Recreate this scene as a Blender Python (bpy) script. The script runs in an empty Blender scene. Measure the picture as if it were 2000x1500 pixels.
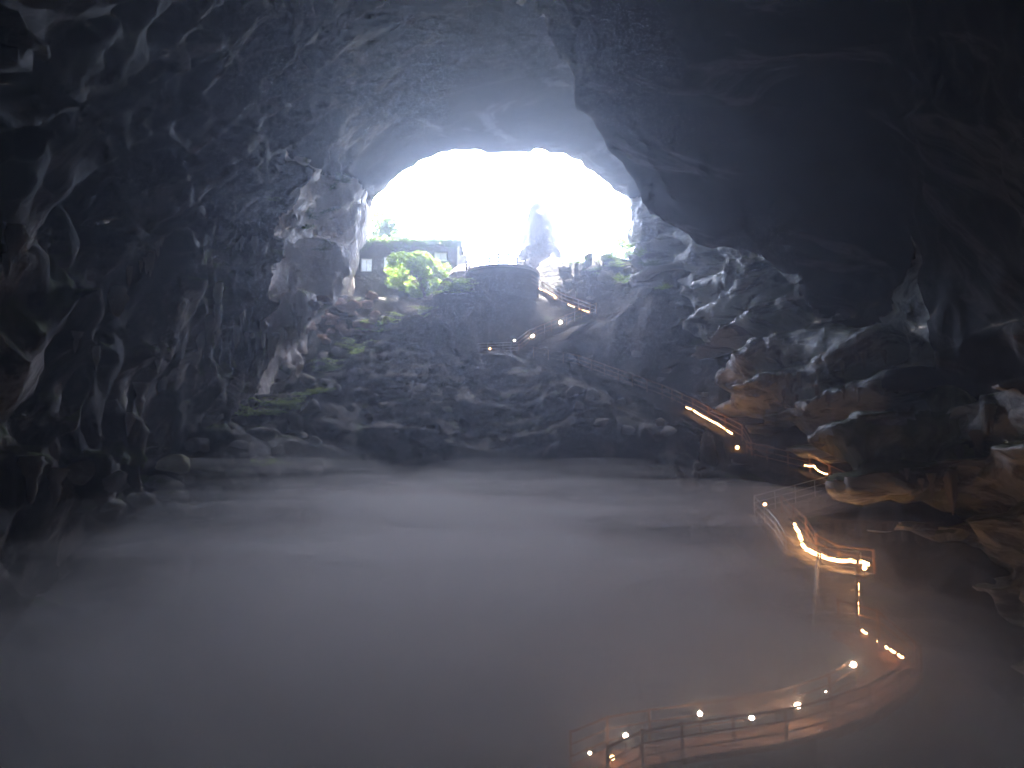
import bpy, bmesh, math, random
import numpy as np
from mathutils import Vector, Matrix
from mathutils.bvhtree import BVHTree

R = math.radians
random.seed(7)
sc = bpy.context.scene
C = sc.collection

# ------------------------------------------------------------------ camera
PITCH = R(7.125)
cam_d = bpy.data.cameras.new('camera')
cam = bpy.data.objects.new('camera', cam_d)
C.objects.link(cam)
cam.location = (0, 0, 0)
cam.rotation_euler = (R(90) + PITCH, 0, 0)
cam_d.sensor_width = 36
cam_d.lens = 28.8
cam_d.clip_start = 0.1
cam_d.clip_end = 3000
sc.camera = cam

# ------------------------------------------------------------------ sky, sun, exposure
SUN_EL, SUN_AZ = 74, 12        # elevation; azimuth measured from +Y (beyond the mouth) towards +X
world = bpy.data.worlds.new('World')
sc.world = world
world.use_nodes = True
wn = world.node_tree
bg = wn.nodes['Background']
sky = wn.nodes.new('ShaderNodeTexSky')
sky.sky_type = 'NISHITA'
sky.sun_disc = False
sky.sun_elevation = R(SUN_EL)
sky.sun_rotation = R(SUN_AZ)
sky.air_density = 1.0
sky.dust_density = 3.5
sky.ozone_density = 1.0
bg.inputs[1].default_value = 0.15
wn.links.new(sky.outputs[0], bg.inputs[0])

sun_d = bpy.data.lights.new('sun', 'SUN')
sun_d.energy = 3.5
sun_d.angle = R(0.53)
sun_d.color = (1.0, 0.95, 0.87)
sun = bpy.data.objects.new('sun', sun_d)
C.objects.link(sun)
_d = Vector((math.sin(R(SUN_AZ)) * math.cos(R(SUN_EL)), math.cos(R(SUN_AZ)) * math.cos(R(SUN_EL)), math.sin(R(SUN_EL))))
sun.rotation_euler = _d.to_track_quat('Z', 'Y').to_euler()
sun.location = (0, 150, 90)

sc.view_settings.view_transform = 'Standard'
sc.view_settings.look = 'None'
sc.view_settings.gamma = 1
sc.view_settings.use_curve_mapping = False
sc.view_settings.exposure = 4.9

cy = sc.cycles
cy.use_denoising = True
cy.denoiser = 'OPENIMAGEDENOISE'
cy.denoising_input_passes = 'RGB_ALBEDO'
cy.use_guiding = True
cy.use_surface_guiding = True
cy.use_volume_guiding = True
cy.guiding_training_samples = 128
cy.max_bounces = 5
cy.diffuse_bounces = 4
cy.glossy_bounces = 2
cy.transmission_bounces = 3
cy.volume_bounces = 3
cy.transparent_max_bounces = 24
cy.sample_clamp_indirect = 3.0
cy.sample_clamp_direct = 0.0
cy.caustics_reflective = False
cy.caustics_refractive = False
cy.use_adaptive_sampling = True
cy.adaptive_threshold = 0.02


# ------------------------------------------------------------------ helpers
def P(u, v, Y):
    """world point seen at photo pixel (u, v) of the 2000x1500 frame, Y metres ahead"""
    a, b = (u - 1000) / 1600.0, (750 - v) / 1600.0
    dy = math.cos(PITCH) - b * math.sin(PITCH)
    dz = math.sin(PITCH) + b * math.cos(PITCH)
    k = Y / dy
    return Vector((a * k, Y, dz * k))


def sstep(a, b, x):
    t = np.clip((x - a) / (b - a), 0, 1)
    return t * t * (3 - 2 * t)


_rng = np.random.RandomState(11)
_N = 64
_tab = (_rng.rand(_N, _N, _N).astype(np.float32) * 2 - 1).ravel()


def vnoise(x, y, z):
    x = np.asarray(x, np.float32); y = np.asarray(y, np.float32); z = np.asarray(z, np.float32)
    xi = np.floor(x); yi = np.floor(y); zi = np.floor(z)
    fx = x - xi; fy = y - yi; fz = z - zi
    fx = fx * fx * (3 - 2 * fx); fy = fy * fy * (3 - 2 * fy); fz = fz * fz * (3 - 2 * fz)
    xi = xi.astype(np.int32); yi = yi.astype(np.int32); zi = zi.astype(np.int32)
    m = _N - 1
    x0 = (xi & m) * (_N * _N); x1 = ((xi + 1) & m) * (_N * _N)
    y0 = (yi & m) * _N; y1 = ((yi + 1) & m) * _N
    z0 = zi & m; z1 = (zi + 1) & m
    t = _tab
    c00 = t[x0 + y0 + z0] * (1 - fx) + t[x1 + y0 + z0] * fx
    c10 = t[x0 + y1 + z0] * (1 - fx) + t[x1 + y1 + z0] * fx
    c01 = t[x0 + y0 + z1] * (1 - fx) + t[x1 + y0 + z1] * fx
    c11 = t[x0 + y1 + z1] * (1 - fx) + t[x1 + y1 + z1] * fx
    return (c00 * (1 - fy) + c10 * fy) * (1 - fz) + (c01 * (1 - fy) + c11 * fy) * fz


def fbm(x, y, z, o=3):
    s = 0; a = 1.0; f = 1.0
    for i in range(o):
        s = s + a * vnoise(x * f + 13.7 * i, y * f + 5.1 * i, z * f + 9.3 * i)
        a *= 0.5; f *= 2.03
    return s


def mesh_np(name, verts, quads=None, tris=None, smooth=True):
    me = bpy.data.meshes.new(name)
    verts = np.asarray(verts, np.float32)
    me.vertices.add(len(verts))
    me.vertices.foreach_set('co', verts.ravel())
    loops, starts = [], []
    n = 0
    if quads is not None and len(quads):
        q = np.asarray(quads, np.int32); loops.append(q.ravel()); starts.append(n + 4 * np.arange(len(q))); n += 4 * len(q)
    if tris is not None and len(tris):
        q = np.asarray(tris, np.int32); loops.append(q.ravel()); starts.append(n + 3 * np.arange(len(q))); n += 3 * len(q)
    loops = np.concatenate(loops).astype(np.int32); starts = np.concatenate(starts).astype(np.int32)
    me.loops.add(len(loops)); me.loops.foreach_set('vertex_index', loops)
    me.polygons.add(len(starts)); me.polygons.foreach_set('loop_start', starts)
    me.update(calc_edges=True)
    me.validate()
    if smooth:
        me.polygons.foreach_set('use_smooth', np.ones(len(me.polygons), bool))
    return me


def obj(name, me, mat=None, parent=None, loc=None):
    o = bpy.data.objects.new(name, me)
    C.objects.link(o)
    if mat is not None and me is not None and not me.materials:
        me.materials.append(mat)
    if parent is not None:
        o.parent = parent
    if loc is not None:
        o.location = loc
    return o


def tag(o, label=None, cat=None, group=None, kind=None):
    if label: o['label'] = label
    if cat: o['category'] = cat
    if group: o['group'] = group
    if kind: o['kind'] = kind
    return o


def thing(name, label, cat, loc=(0, 0, 0), rz=0.0, group=None):
    o = bpy.data.objects.new(name, None)
    C.objects.link(o)
    o.empty_display_size = 0.3
    o.location = loc
    o.rotation_euler = (0, 0, rz)
    return tag(o, label, cat, group)


class MB:
    def __init__(s):
        s.v = []; s.f = []

    def box(s, c, d, M=None):
        x, y, z = d[0] / 2, d[1] / 2, d[2] / 2
        n = len(s.v)
        for p in ((-x, -y, -z), (x, -y, -z), (x, y, -z), (-x, y, -z), (-x, -y, z), (x, -y, z), (x, y, z), (-x, y, z)):
            q = Vector(p)
            if M is not None: q = M @ q
            s.v.append((q[0] + c[0], q[1] + c[1], q[2] + c[2]))
        for f in ((0, 3, 2, 1), (4, 5, 6, 7), (0, 1, 5, 4), (1, 2, 6, 5), (2, 3, 7, 6), (3, 0, 4, 7)):
            s.f.append(tuple(n + i for i in f))
        return s

    def bar(s, a, b, w, h):
        a = Vector(a); b = Vector(b); d = b - a
        M = d.to_track_quat('Y', 'Z').to_matrix()
        return s.box((a + b) / 2, (w, d.length, h), M)

    def tube(s, pts, rad, n=6, caps=True):
        pts = [Vector(p) for p in pts]
        rad = rad if isinstance(rad, (list, tuple)) else [rad] * len(pts)
        base = len(s.v)
        for i, p in enumerate(pts):
            t = (pts[min(i + 1, len(pts) - 1)] - pts[max(i - 1, 0)]).normalized()
            q = t.to_track_quat('Z', 'Y')
            for k in range(n):
                a = 2 * math.pi * k / n
                s.v.append(tuple(p + q @ Vector((rad[i] * math.cos(a), rad[i] * math.sin(a), 0))))
        for i in range(len(pts) - 1):
            for k in range(n):
                a = base + i * n + k; b = base + i * n + (k + 1) % n
                s.f.append((a, b, b + n, a + n))
        if caps:
            s.f.append(tuple(base + k for k in range(n - 1, -1, -1)))
            e = base + (len(pts) - 1) * n
            s.f.append(tuple(e + k for k in range(n)))
        return s

    def lathe(s, prof, c=(0, 0, 0), n=12):
        base = len(s.v)
        for r, z in prof:
            for k in range(n):
                a = 2 * math.pi * k / n
                s.v.append((c[0] + r * math.cos(a), c[1] + r * math.sin(a), c[2] + z))
        for i in range(len(prof) - 1):
            for k in range(n):
                a = base + i * n + k; b = base + i * n + (k + 1) % n
                s.f.append((a, b, b + n, a + n))
        s.f.append(tuple(base + k for k in range(n - 1, -1, -1)))
        e = base + (len(prof) - 1) * n
        s.f.append(tuple(e + k for k in range(n)))
        return s

    def mesh(s, name, smooth=False):
        me = bpy.data.meshes.new(name)
        me.from_pydata(s.v, [], s.f)
        me.update()
        if smooth:
            me.polygons.foreach_set('use_smooth', np.ones(len(me.polygons), bool))
        return me

    def build(s, name, mat, parent=None, smooth=False, loc=None):
        return obj(name, s.mesh(name, smooth), mat, parent, loc)


# ------------------------------------------------------------------ materials
def newmat(name):
    m = bpy.data.materials.new(name)
    m.use_nodes = True
    return m, m.node_tree.nodes, m.node_tree.links, m.node_tree.nodes['Principled BSDF']


def ramp(nodes, stops):
    r = nodes.new('ShaderNodeValToRGB')
    el = r.color_ramp.elements
    el[0].position, el[0].color = stops[0][0], (*stops[0][1], 1)
    el[1].position, el[1].color = stops[-1][0], (*stops[-1][1], 1)
    for p, c in stops[1:-1]:
        e = el.new(p); e.color = (*c, 1)
    return r


def rock_mat(name, cols, scale=0.25, stretch=(1, 1, 1), rough=0.75, bump=0.6, fine=3.0, moss=None, moss_amt=0.55, rot=None):
    m, N, L, B = newmat(name)
    geo = N.new('ShaderNodeNewGeometry')
    mp = N.new('ShaderNodeMapping'); mp.inputs['Scale'].default_value = stretch
    if rot is None:
        L.new(geo.outputs['Position'], mp.inputs['Vector'])
    else:
        m0 = N.new('ShaderNodeMapping'); m0.inputs['Rotation'].default_value = rot
        L.new(geo.outputs['Position'], m0.inputs['Vector']); L.new(m0.outputs[0], mp.inputs['Vector'])
    n1 = N.new('ShaderNodeTexNoise'); n1.inputs['Scale'].default_value = scale
    n1.inputs['Detail'].default_value = 8; n1.inputs['Roughness'].default_value = 0.65
    n1.inputs['Distortion'].default_value = 0.8
    L.new(mp.outputs[0], n1.inputs['Vector'])
    cr = ramp(N, cols)
    L.new(n1.outputs[0], cr.inputs[0])
    col = cr.outputs[0]
    if moss:
        nm = N.new('ShaderNodeTexNoise'); nm.inputs['Scale'].default_value = 0.35; nm.inputs['Detail'].default_value = 6
        L.new(geo.outputs['Position'], nm.inputs['Vector'])
        sep = N.new('ShaderNodeSeparateXYZ'); L.new(geo.outputs['Normal'], sep.inputs[0])
        ad = N.new('ShaderNodeMath'); ad.operation = 'MULTIPLY_ADD'; ad.inputs[1].default_value = 0.22
        L.new(sep.outputs['Z'], ad.inputs[0]); L.new(nm.outputs[0], ad.inputs[2])
        mr = ramp(N, [(moss_amt, (0, 0, 0)), (moss_amt + 0.12, (1, 1, 1))])
        L.new(ad.outputs[0], mr.inputs[0])
        mx = N.new('ShaderNodeMix'); mx.data_type = 'RGBA'
        L.new(mr.outputs[0], mx.inputs[0]); L.new(col, mx.inputs[6]); mx.inputs[7].default_value = (*moss, 1)
        col = mx.outputs[2]
    L.new(col, B.inputs['Base Color'])
    B.inputs['Roughness'].default_value = rough
    n2 = N.new('ShaderNodeTexNoise'); n2.inputs['Scale'].default_value = fine
    n2.inputs['Detail'].default_value = 6; n2.inputs['Roughness'].default_value = 0.6
    L.new(mp.outputs[0], n2.inputs['Vector'])
    bp = N.new('ShaderNodeBump'); bp.inputs['Strength'].default_value = bump; bp.inputs['Distance'].default_value = 0.5
    L.new(n2.outputs[0], bp.inputs['Height']); L.new(bp.outputs[0], B.inputs['Normal'])
    return m


def plain(name, col, rough=0.6, metal=0.0, var=0.25, scale=3.0):
    m, N, L, B = newmat(name)
    geo = N.new('ShaderNodeNewGeometry')
    n = N.new('ShaderNodeTexNoise'); n.inputs['Scale'].default_value = scale; n.inputs['Detail'].default_value = 5
    L.new(geo.outputs['Position'], n.inputs['Vector'])
    lo = tuple(c * (1 - var) for c in col); hi = tuple(min(1, c * (1 + var)) for c in col)
    r = ramp(N, [(0.3, lo), (0.7, hi)])
    L.new(n.outputs[0], r.inputs[0]); L.new(r.outputs[0], B.inputs['Base Color'])
    B.inputs['Roughness'].default_value = rough; B.inputs['Metallic'].default_value = metal
    return m


def leaf_mat(name, col, trans=0.5):
    m, N, L, B = newmat(name)
    out = N['Material Output'] if 'Material Output' in N else N.new('ShaderNodeOutputMaterial')
    geo = N.new('ShaderNodeNewGeometry')
    hs = N.new('ShaderNodeHueSaturation')
    hs.inputs['Color'].default_value = (*col, 1)
    mr = N.new('ShaderNodeMapRange'); mr.inputs['To Min'].default_value = 0.55; mr.inputs['To Max'].default_value = 1.5
    L.new(geo.outputs['Random Per Island'], mr.inputs['Value']); L.new(mr.outputs[0], hs.inputs['Value'])
    L.new(hs.outputs[0], B.inputs['Base Color'])
    B.inputs['Roughness'].default_value = 0.5
    tr = N.new('ShaderNodeBsdfTranslucent'); L.new(hs.outputs[0], tr.inputs['Color'])
    mx = N.new('ShaderNodeMixShader'); mx.inputs[0].default_value = trans
    L.new(B.outputs[0], mx.inputs[1]); L.new(tr.outputs[0], mx.inputs[2]); L.new(mx.outputs[0], out.inputs['Surface'])
    return m


def glow_mat(name, col, strength):
    m, N, L, B = newmat(name)
    B.inputs['Base Color'].default_value = (0.8, 0.8, 0.8, 1)
    B.inputs['Emission Color'].default_value = (*col, 1)
    B.inputs['Emission Strength'].default_value = strength
    return m


def volume_mat(name, col, density, aniso):
    m = bpy.data.materials.new(name); m.use_nodes = True
    N, L = m.node_tree.nodes, m.node_tree.links
    N.clear()
    out = N.new('ShaderNodeOutputMaterial')
    pv = N.new('ShaderNodeVolumePrincipled')
    pv.inputs['Color'].default_value = (*col, 1)
    pv.inputs['Density'].default_value = density
    pv.inputs['Anisotropy'].default_value = aniso
    L.new(pv.outputs[0], out.inputs['Volume'])
    m.cycles.homogeneous_volume = True
    return m


M = {}
M['wall'] = rock_mat('limestone_wall', [(0.3, (0.022, 0.019, 0.017)), (0.46, (0.042, 0.036, 0.031)), (0.54, (0.11, 0.09, 0.077)), (0.61, (0.38, 0.33, 0.295)), (0.68, (0.06, 0.05, 0.043))],
                     scale=0.26, stretch=(0.8, 0.42, 1.25), rot=(R(-45), 0, 0), rough=0.92, bump=0.8, fine=1.6, moss=(0.10, 0.12, 0.035), moss_amt=0.62)  # sparse pale streaks in the ramp imitate highlights on lit edges
M['ledge'] = rock_mat('bedded_limestone', [(0.34, (0.05, 0.046, 0.043)), (0.43, (0.14, 0.13, 0.12)), (0.52, (0.44, 0.42, 0.395)), (0.62, (0.5, 0.48, 0.44)), (0.70, (0.09, 0.08, 0.065))],
                      scale=0.35, stretch=(0.7, 0.7, 1.8), rough=0.32, bump=0.9, fine=1.8, moss=(0.11, 0.115, 0.04), moss_amt=0.6)
M['ceiling'] = rock_mat('ceiling_rock_shade_tone', [(0.35, (0.016, 0.015, 0.016)), (0.55, (0.028, 0.026, 0.026)), (0.64, (0.13, 0.12, 0.115)), (0.7, (0.04, 0.036, 0.035))],
                        scale=0.24, stretch=(0.5, 0.35, 1.5), rot=(R(-45), 0, 0), rough=0.9, bump=0.22, fine=1.6)  # darker than the walls: shade of the unlit roof put into the colour
M['ground'] = rock_mat('slope_earth_rock', [(0.3, (0.018, 0.016, 0.015)), (0.5, (0.032, 0.028, 0.025)), (0.62, (0.08, 0.068, 0.056)), (0.7, (0.15, 0.13, 0.11))],
                       scale=0.5, rough=0.85, bump=0.9, fine=2.2, moss=(0.06, 0.10, 0.02), moss_amt=0.78)
M['buttress'] = rock_mat('pale_rock_daylit_tone', [(0.25, (0.16, 0.13, 0.12)), (0.40, (0.42, 0.36, 0.34)), (0.6, (0.62, 0.56, 0.53)), (0.72, (0.30, 0.25, 0.23))],
                         scale=0.4, stretch=(1.3, 1.3, 0.4), rough=0.65, bump=0.9, fine=1.8, moss=(0.14, 0.16, 0.04), moss_amt=0.66)  # pale rock, with daylight from the mouth added into its colour
M['mossrock'] = rock_mat('mossy_rock', [(0.3, (0.13, 0.12, 0.07)), (0.5, (0.30, 0.28, 0.17)), (0.65, (0.5, 0.47, 0.34))],
                         scale=0.6, stretch=(1.3, 1.3, 0.5), rough=0.75, bump=0.9, fine=2, moss=(0.10, 0.12, 0.03), moss_amt=0.52)
M['stal'] = rock_mat('stalactite_calcite', [(0.3, (0.20, 0.165, 0.135)), (0.5, (0.33, 0.28, 0.24)), (0.7, (0.46, 0.41, 0.37))],
                     scale=0.8, stretch=(1.5, 1.5, 0.3), rough=0.55, bump=0.7, fine=4)
M['redrock'] = rock_mat('red_brown_rubble', [(0.3, (0.14, 0.085, 0.06)), (0.5, (0.25, 0.155, 0.115)), (0.7, (0.36, 0.25, 0.20))], scale=1.2, rough=0.8, fine=4)
M['boulder'] = rock_mat('grey_boulder', [(0.3, (0.09, 0.08, 0.07)), (0.5, (0.17, 0.15, 0.13)), (0.7, (0.27, 0.25, 0.22))], scale=0.9, rough=0.75, fine=3.5, moss=(0.08, 0.11, 0.025), moss_amt=0.74)
M['yellowrock'] = rock_mat('lichen_boulder', [(0.3, (0.24, 0.22, 0.10)), (0.5, (0.36, 0.33, 0.17)), (0.7, (0.46, 0.43, 0.26))], scale=1.0, rough=0.8, fine=3)
M['spire'] = rock_mat('pinnacle_rock', [(0.3, (0.03, 0.027, 0.027)), (0.6, (0.06, 0.054, 0.055)), (0.8, (0.10, 0.092, 0.092))], scale=0.5, stretch=(1, 1, 0.5), fine=2)
M['concrete'] = plain('worn_concrete', (0.24, 0.21, 0.18), 0.8)
M['brick'] = plain('brown_deck', (0.28, 0.125, 0.065), 0.8, scale=4)
M['darkstone'] = plain('dark_stair_stone', (0.09, 0.08, 0.07), 0.85)
M['timber'] = plain('brown_handrail', (0.25, 0.13, 0.07), 0.6, scale=5)
M['steel'] = plain('rail_steel', (0.45, 0.45, 0.46), 0.35, 0.9, 0.15)
M['darkpost'] = plain('dark_lamp_post', (0.05, 0.05, 0.05), 0.5, 0.3)
M['stone'] = plain('retaining_stone', (0.08, 0.072, 0.068), 0.85, scale=1.2, var=0.45)
M['mortar'] = plain('mortar', (0.08, 0.075, 0.07), 0.95)
M['housewall'] = plain('dark_plank_wall', (0.075, 0.07, 0.075), 0.8, scale=1.5)
M['roofslab'] = plain('roof_slab', (0.13, 0.12, 0.11), 0.85)
M['frame'] = plain('pale_frame', (0.55, 0.54, 0.52), 0.6)
M['whitepost'] = plain('white_paint', (0.75, 0.74, 0.72), 0.55, var=0.08)
M['canopy'] = plain('grey_canvas', (0.12, 0.10, 0.10), 0.85)
M['bark'] = plain('bark', (0.12, 0.085, 0.06), 0.9, scale=6)
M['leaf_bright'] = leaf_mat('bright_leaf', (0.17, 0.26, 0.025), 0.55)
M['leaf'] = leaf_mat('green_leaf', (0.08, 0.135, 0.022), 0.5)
M['leaf_dark'] = leaf_mat('dull_leaf', (0.05, 0.08, 0.02), 0.45)
M['moss_leaf'] = leaf_mat('yellow_green_fern', (0.22, 0.30, 0.03), 0.5)
M['rope'] = glow_mat('rope_light_glow', (1.0, 0.50, 0.18), 0.65)
M['globe'] = glow_mat('globe_glow', (1.0, 0.74, 0.50), 2.8)
M['haze'] = volume_mat('haze_air', (0.76, 0.83, 1.0), 0.0025, 0.75)
M['mist_low'] = volume_mat('mist_veil_air', (1.0, 0.955, 0.935), 0.022, 0.45)
M['mist_layer'] = volume_mat('mist_layer_air', (1.0, 0.955, 0.935), 0.0085, 0.45)


def glass_pane():
    m, N, L, B = newmat('curtained_pane')
    B.inputs['Base Color'].default_value = (0.6, 0.62, 0.66, 1)
    B.inputs['Roughness'].default_value = 0.12
    tr = N.new('ShaderNodeBsdfTranslucent'); tr.inputs['Color'].default_value = (0.85, 0.86, 0.9, 1)
    mx = N.new('ShaderNodeMixShader'); mx.inputs[0].default_value = 0.75
    out = N['Material Output']
    L.new(B.outputs[0], mx.inputs[1]); L.new(tr.outputs[0], mx.inputs[2]); L.new(mx.outputs[0], out.inputs['Surface'])
    return m


M['pane'] = glass_pane()

# ------------------------------------------------------------------ path nodes (deck level)
node = lambda *a: P(*a)
PATH_UP = [node(1040, 556, 80.5), node(1092, 592, 79), node(1158, 616, 77.5)]
PATH_BACK = [node(1158, 616, 77.5), node(1040, 664, 75), node(1005, 692, 74)]
PATH_DOWN = [node(1005, 692, 74), node(1120, 716, 70.5), node(1280, 777, 63.5), node(1338, 806, 59.5), node(1434, 860, 56), node(1446, 893, 54.5)]
PATH_MID = [node(1446, 893, 54.5), node(1570, 924, 51), node(1650, 962, 49)]
PATH_TURN = [node(1650, 962, 49), node(1500, 1006, 46.5), node(1546, 1052, 43.5), node(1566, 1086, 41.3), node(1622, 1112, 39.8), node(1696, 1122, 38.6)]
PATH_STAIR = [node(1638, 1122, 38.8), node(1632, 1228, 34.8)]
PATH_LOW = [node(1632, 1228, 34.8), node(1692, 1248, 34.2), node(1755, 1312, 32.4)]
PATH_BOTTOM = [node(1755, 1312, 32.4), node(1716, 1352, 31.6), node(1660, 1386, 30.9), node(1590, 1412, 30.2), node(1500, 1436, 29.4), node(1400, 1451, 28.6),
               node(1300, 1466, 27.8), node(1220, 1482, 27.1), node(1150, 1515, 26.3)]
ALLPATH = [PATH_UP, PATH_BACK, PATH_DOWN, PATH_MID, PATH_TURN, PATH_STAIR, PATH_LOW, PATH_BOTTOM]


def seg_dist(x, y, a, b):
    ax, ay, bx, by = a.x, a.y, b.x, b.y
    L2 = (bx - ax) ** 2 + (by - ay) ** 2 + 1e-9
    t = np.clip(((x - ax) * (bx - ax) + (y - ay) * (by - ay)) / L2, 0, 1)
    d = np.hypot(x - ax - t * (bx - ax), y - ay - t * (by - ay))
    return d, a.z + t * (b.z - a.z)


GY = [-45, -5, 4, 9, 20, 32, 40, 50, 60, 70, 78, 84, 90, 110, 150]
GZ = [-1.9, -1.9, -2.1, -4.6, -11, -11, -8.2, -2, 5, 11.5, 16.5, 19.5, 21, 22, 24]


def ground_h(x, y, detail=True):
    z = np.interp(y, GY, GZ)
    inside = sstep(92, 82, y) * sstep(8, 24, y)
    z = z + inside * (np.interp(y, [24, 30, 40, 48, 56, 64, 72, 80], [5, 6, 7.5, 5.5, 2.5, -1, -3, 0]) * sstep(-7, -17, x) + 5.5 * sstep(8, 22, x) * sstep(28, 40, y) + 3.0 * sstep(4, 14, x) * sstep(64, 78, y))
    z = z + 4.5 * sstep(-10, -28, x) * sstep(30, 20, y) * 0.6 + 3 * sstep(12, 24, x) * sstep(26, 14, y)
    # platform mound and the dark ridge running down and left from it
    ridge = [(P(1000, 548, 80.5), 3.4, 1.25), (P(930, 556, 80), 3.0, 1.25)]
    for p, rr, sl in ridge:
        d = np.hypot(x - p.x, y - p.y)
        z = np.maximum(z, p.z - np.maximum(d - rr, 0) * sl)
    rl = [(P(900, 570, 79), P(842, 590, 78)), (P(842, 590, 78), P(828, 640, 76.5)), (P(828, 640, 76.5), P(803, 612, 75)), (P(803, 612, 75), P(715, 690, 72)),
          (P(715, 690, 72), P(620, 770, 68)), (P(620, 770, 68), P(500, 830, 60)),
          (P(1000, 640, 77), P(900, 720, 71)), (P(1080, 515, 86), P(1180, 498, 86)), (P(1180, 498, 86), P(1270, 490, 84)), (P(1190, 545, 82), P(1290, 530, 79)), (P(1290, 540, 78), P(1420, 600, 72))]
    for a, b in rl:
        d, zz = seg_dist(x, y, a, b)
        z = np.maximum(z, zz - np.maximum(d - 0.5, 0) * 1.15)
    if detail:
        w = sstep(6, 16, y) * (1 - 0.75 * sstep(84, 90, y))
        r1 = 1 - np.abs(fbm(x / 3.4, y / 3.0, 0 * x + 7.7, 2)) * 1.6; r2 = 1 - np.abs(fbm(x / 1.3 + 4, y / 1.1, 0 * x + 2.7, 2)) * 1.6
        z = z + w * (1.0 * fbm(x / 6, y / 6, 0 * x + 3.3, 2) + 0.9 * (r1 - 0.6) + 0.42 * (r2 - 0.5) + 0.14 * fbm(x / 0.6, y / 0.6, 0 * x + 1.7, 2))
        st = z / 1.4 + 0.8 * vnoise(x / 5, y / 5, 0 * x)
        fl = np.floor(st); fr = st - fl
        z = z + w * 0.55 * 1.4 * (sstep(0.25, 0.75, fr) - fr)
    # the path lies on the slope
    for pl in ALLPATH:
        for a, b in zip(pl[:-1], pl[1:]):
            d, zz = seg_dist(x, y, a, b)
            w = np.exp(-(np.maximum(d - 1.2, 0) / 2.0) ** 2)
            z = z * (1 - w) + (zz - 0.45 - 0.25 * d) * w
    # outside: level yard for the house
    return z


# ------------------------------------------------------------------ ground sheet
def ground_sheet():
    xs = np.unique(np.concatenate([np.arange(-46, -30, 1.0), np.arange(-30, 30, 0.33), np.arange(30, 46.1, 1.0)]))
    ys = np.unique(np.concatenate([np.arange(-42, 16, 1.5), np.arange(16, 92, 0.33), np.arange(92, 150, 1.5)]))
    X, Y = np.meshgrid(xs, ys, indexing='ij')
    Z = ground_h(X, Y)
    V = np.stack([X, Y, Z], -1).reshape(-1, 3)
    nx, ny = len(xs), len(ys)
    i = np.arange(nx * ny).reshape(nx, ny)
    Q = np.stack([i[:-1, :-1], i[1:, :-1], i[1:, 1:], i[:-1, 1:]], -1).reshape(-1, 4)
    return V, Q


gV, gQ = ground_sheet()
ground = tag(obj('ground', mesh_np('ground', gV, gQ), M['ground']), kind='structure')

# ------------------------------------------------------------------ the cave: one solid of rock with a cavity, meshed from its distance field
SY = [-40, -30, 0, 20, 30, 40, 50, 60, 70, 78, 82, 85, 87, 88.5, 90, 92, 97]
XL = [-8, -13, -14.5, -15.5, -17.2, -18.4, -19, -19.2, -19.2, -18.6, -17.8, -17.2, -17.2, -18, -20, -24, -34]
XR = [8, 13, 16, 19, 21.5, 23, 22.5, 20.5, 19, 17.6, 16.8, 15.5, 15.4, 16.2, 19, 25, 35]
ZB = [-6, -6, -6, -9, -9, -6, -1, 5, 10, 15, 18.5, 20.5, 21, 22, 22, 22, 22]
ZT = [5, 18, 30, 38, 42, 45, 47, 48, 48, 46.5, 42.5, 37, 36.6, 40, 47, 58, 70]


def smax(a, b, k):
    h = np.clip(0.5 + 0.5 * (a - b) / k, 0, 1)
    return b + (a - b) * h + k * h * (1 - h)


def cave_field():
    xs = np.arange(-39, 39.01, 0.37)
    ys = np.concatenate([np.arange(-42, 22, 1.2), np.arange(22, 97, 0.36)])
    zs = np.arange(-14, 54.01, 0.37)
    X = xs[:, None, None].astype(np.float32); Y = ys[None, :, None].astype(np.float32); Z = zs[None, None, :].astype(np.float32)
    xl = np.interp(ys, SY, XL)[None, :, None]; xr = np.interp(ys, SY, XR)[None, :, None]
    zb = np.interp(ys, SY, ZB)[None, :, None]; zt = np.interp(ys, SY, ZT)[None, :, None]
    cx = (xl + xr) / 2; w = (xr - xl) / 2; h = zt - zb
    e = np.interp(ys, [20, 40, 75, 84, 97], [2.0, 1.75, 1.75, 2.5, 2.5])[None, :, None]
    q = (np.abs((X - cx) / w) ** e + (np.maximum(Z - zb, 0) / h) ** e) ** (1 / e)
    D = ((q - 1) * np.minimum(w, h) * 0.85).astype(np.float32)           # <0 air, >0 rock
    # near right roof sinks to a lip at Y ~ 50 and lifts again behind it
    lx = np.interp(xs, [-8, 0, 4, 8.6, 12.2, 15.8, 20, 24, 30], [52, 36, 25, 17.6, 15.4, 14.6, 11.6, 7.5, 2])[:, None, None]
    cl = lx + np.where(ys < 50, 0.62 * (50 - ys), 1.35 * (ys - 50))[None, :, None]
    D = smax(D, ((Z - cl) * 0.72).astype(np.float32), 1.0)
    D = smax(D, (-35 - Y + 0 * X + 0 * Z).astype(np.float32), 2.0)         # closed behind the viewer
    return xs, ys, zs, X, Y, Z, D


xs, ys, zs, GX, GYY, GZZ, D = cave_field()


def add_ell(c, r, k=1.2, yaw=0.0):
    """add a rock ellipsoid to the field"""
    global D
    x = GX - c[0]; y = GYY - c[1]; z = GZZ - c[2]
    if yaw:
        ca, sa = math.cos(yaw), math.sin(yaw)
        x, y = x * ca + y * sa, -x * sa + y * ca
    q = np.sqrt((x / r[0]) ** 2 + (y / r[1]) ** 2 + (z / r[2]) ** 2)
    d = (1 - q) * min(r)
    D = smax(D, d.astype(np.float32), k)


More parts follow.
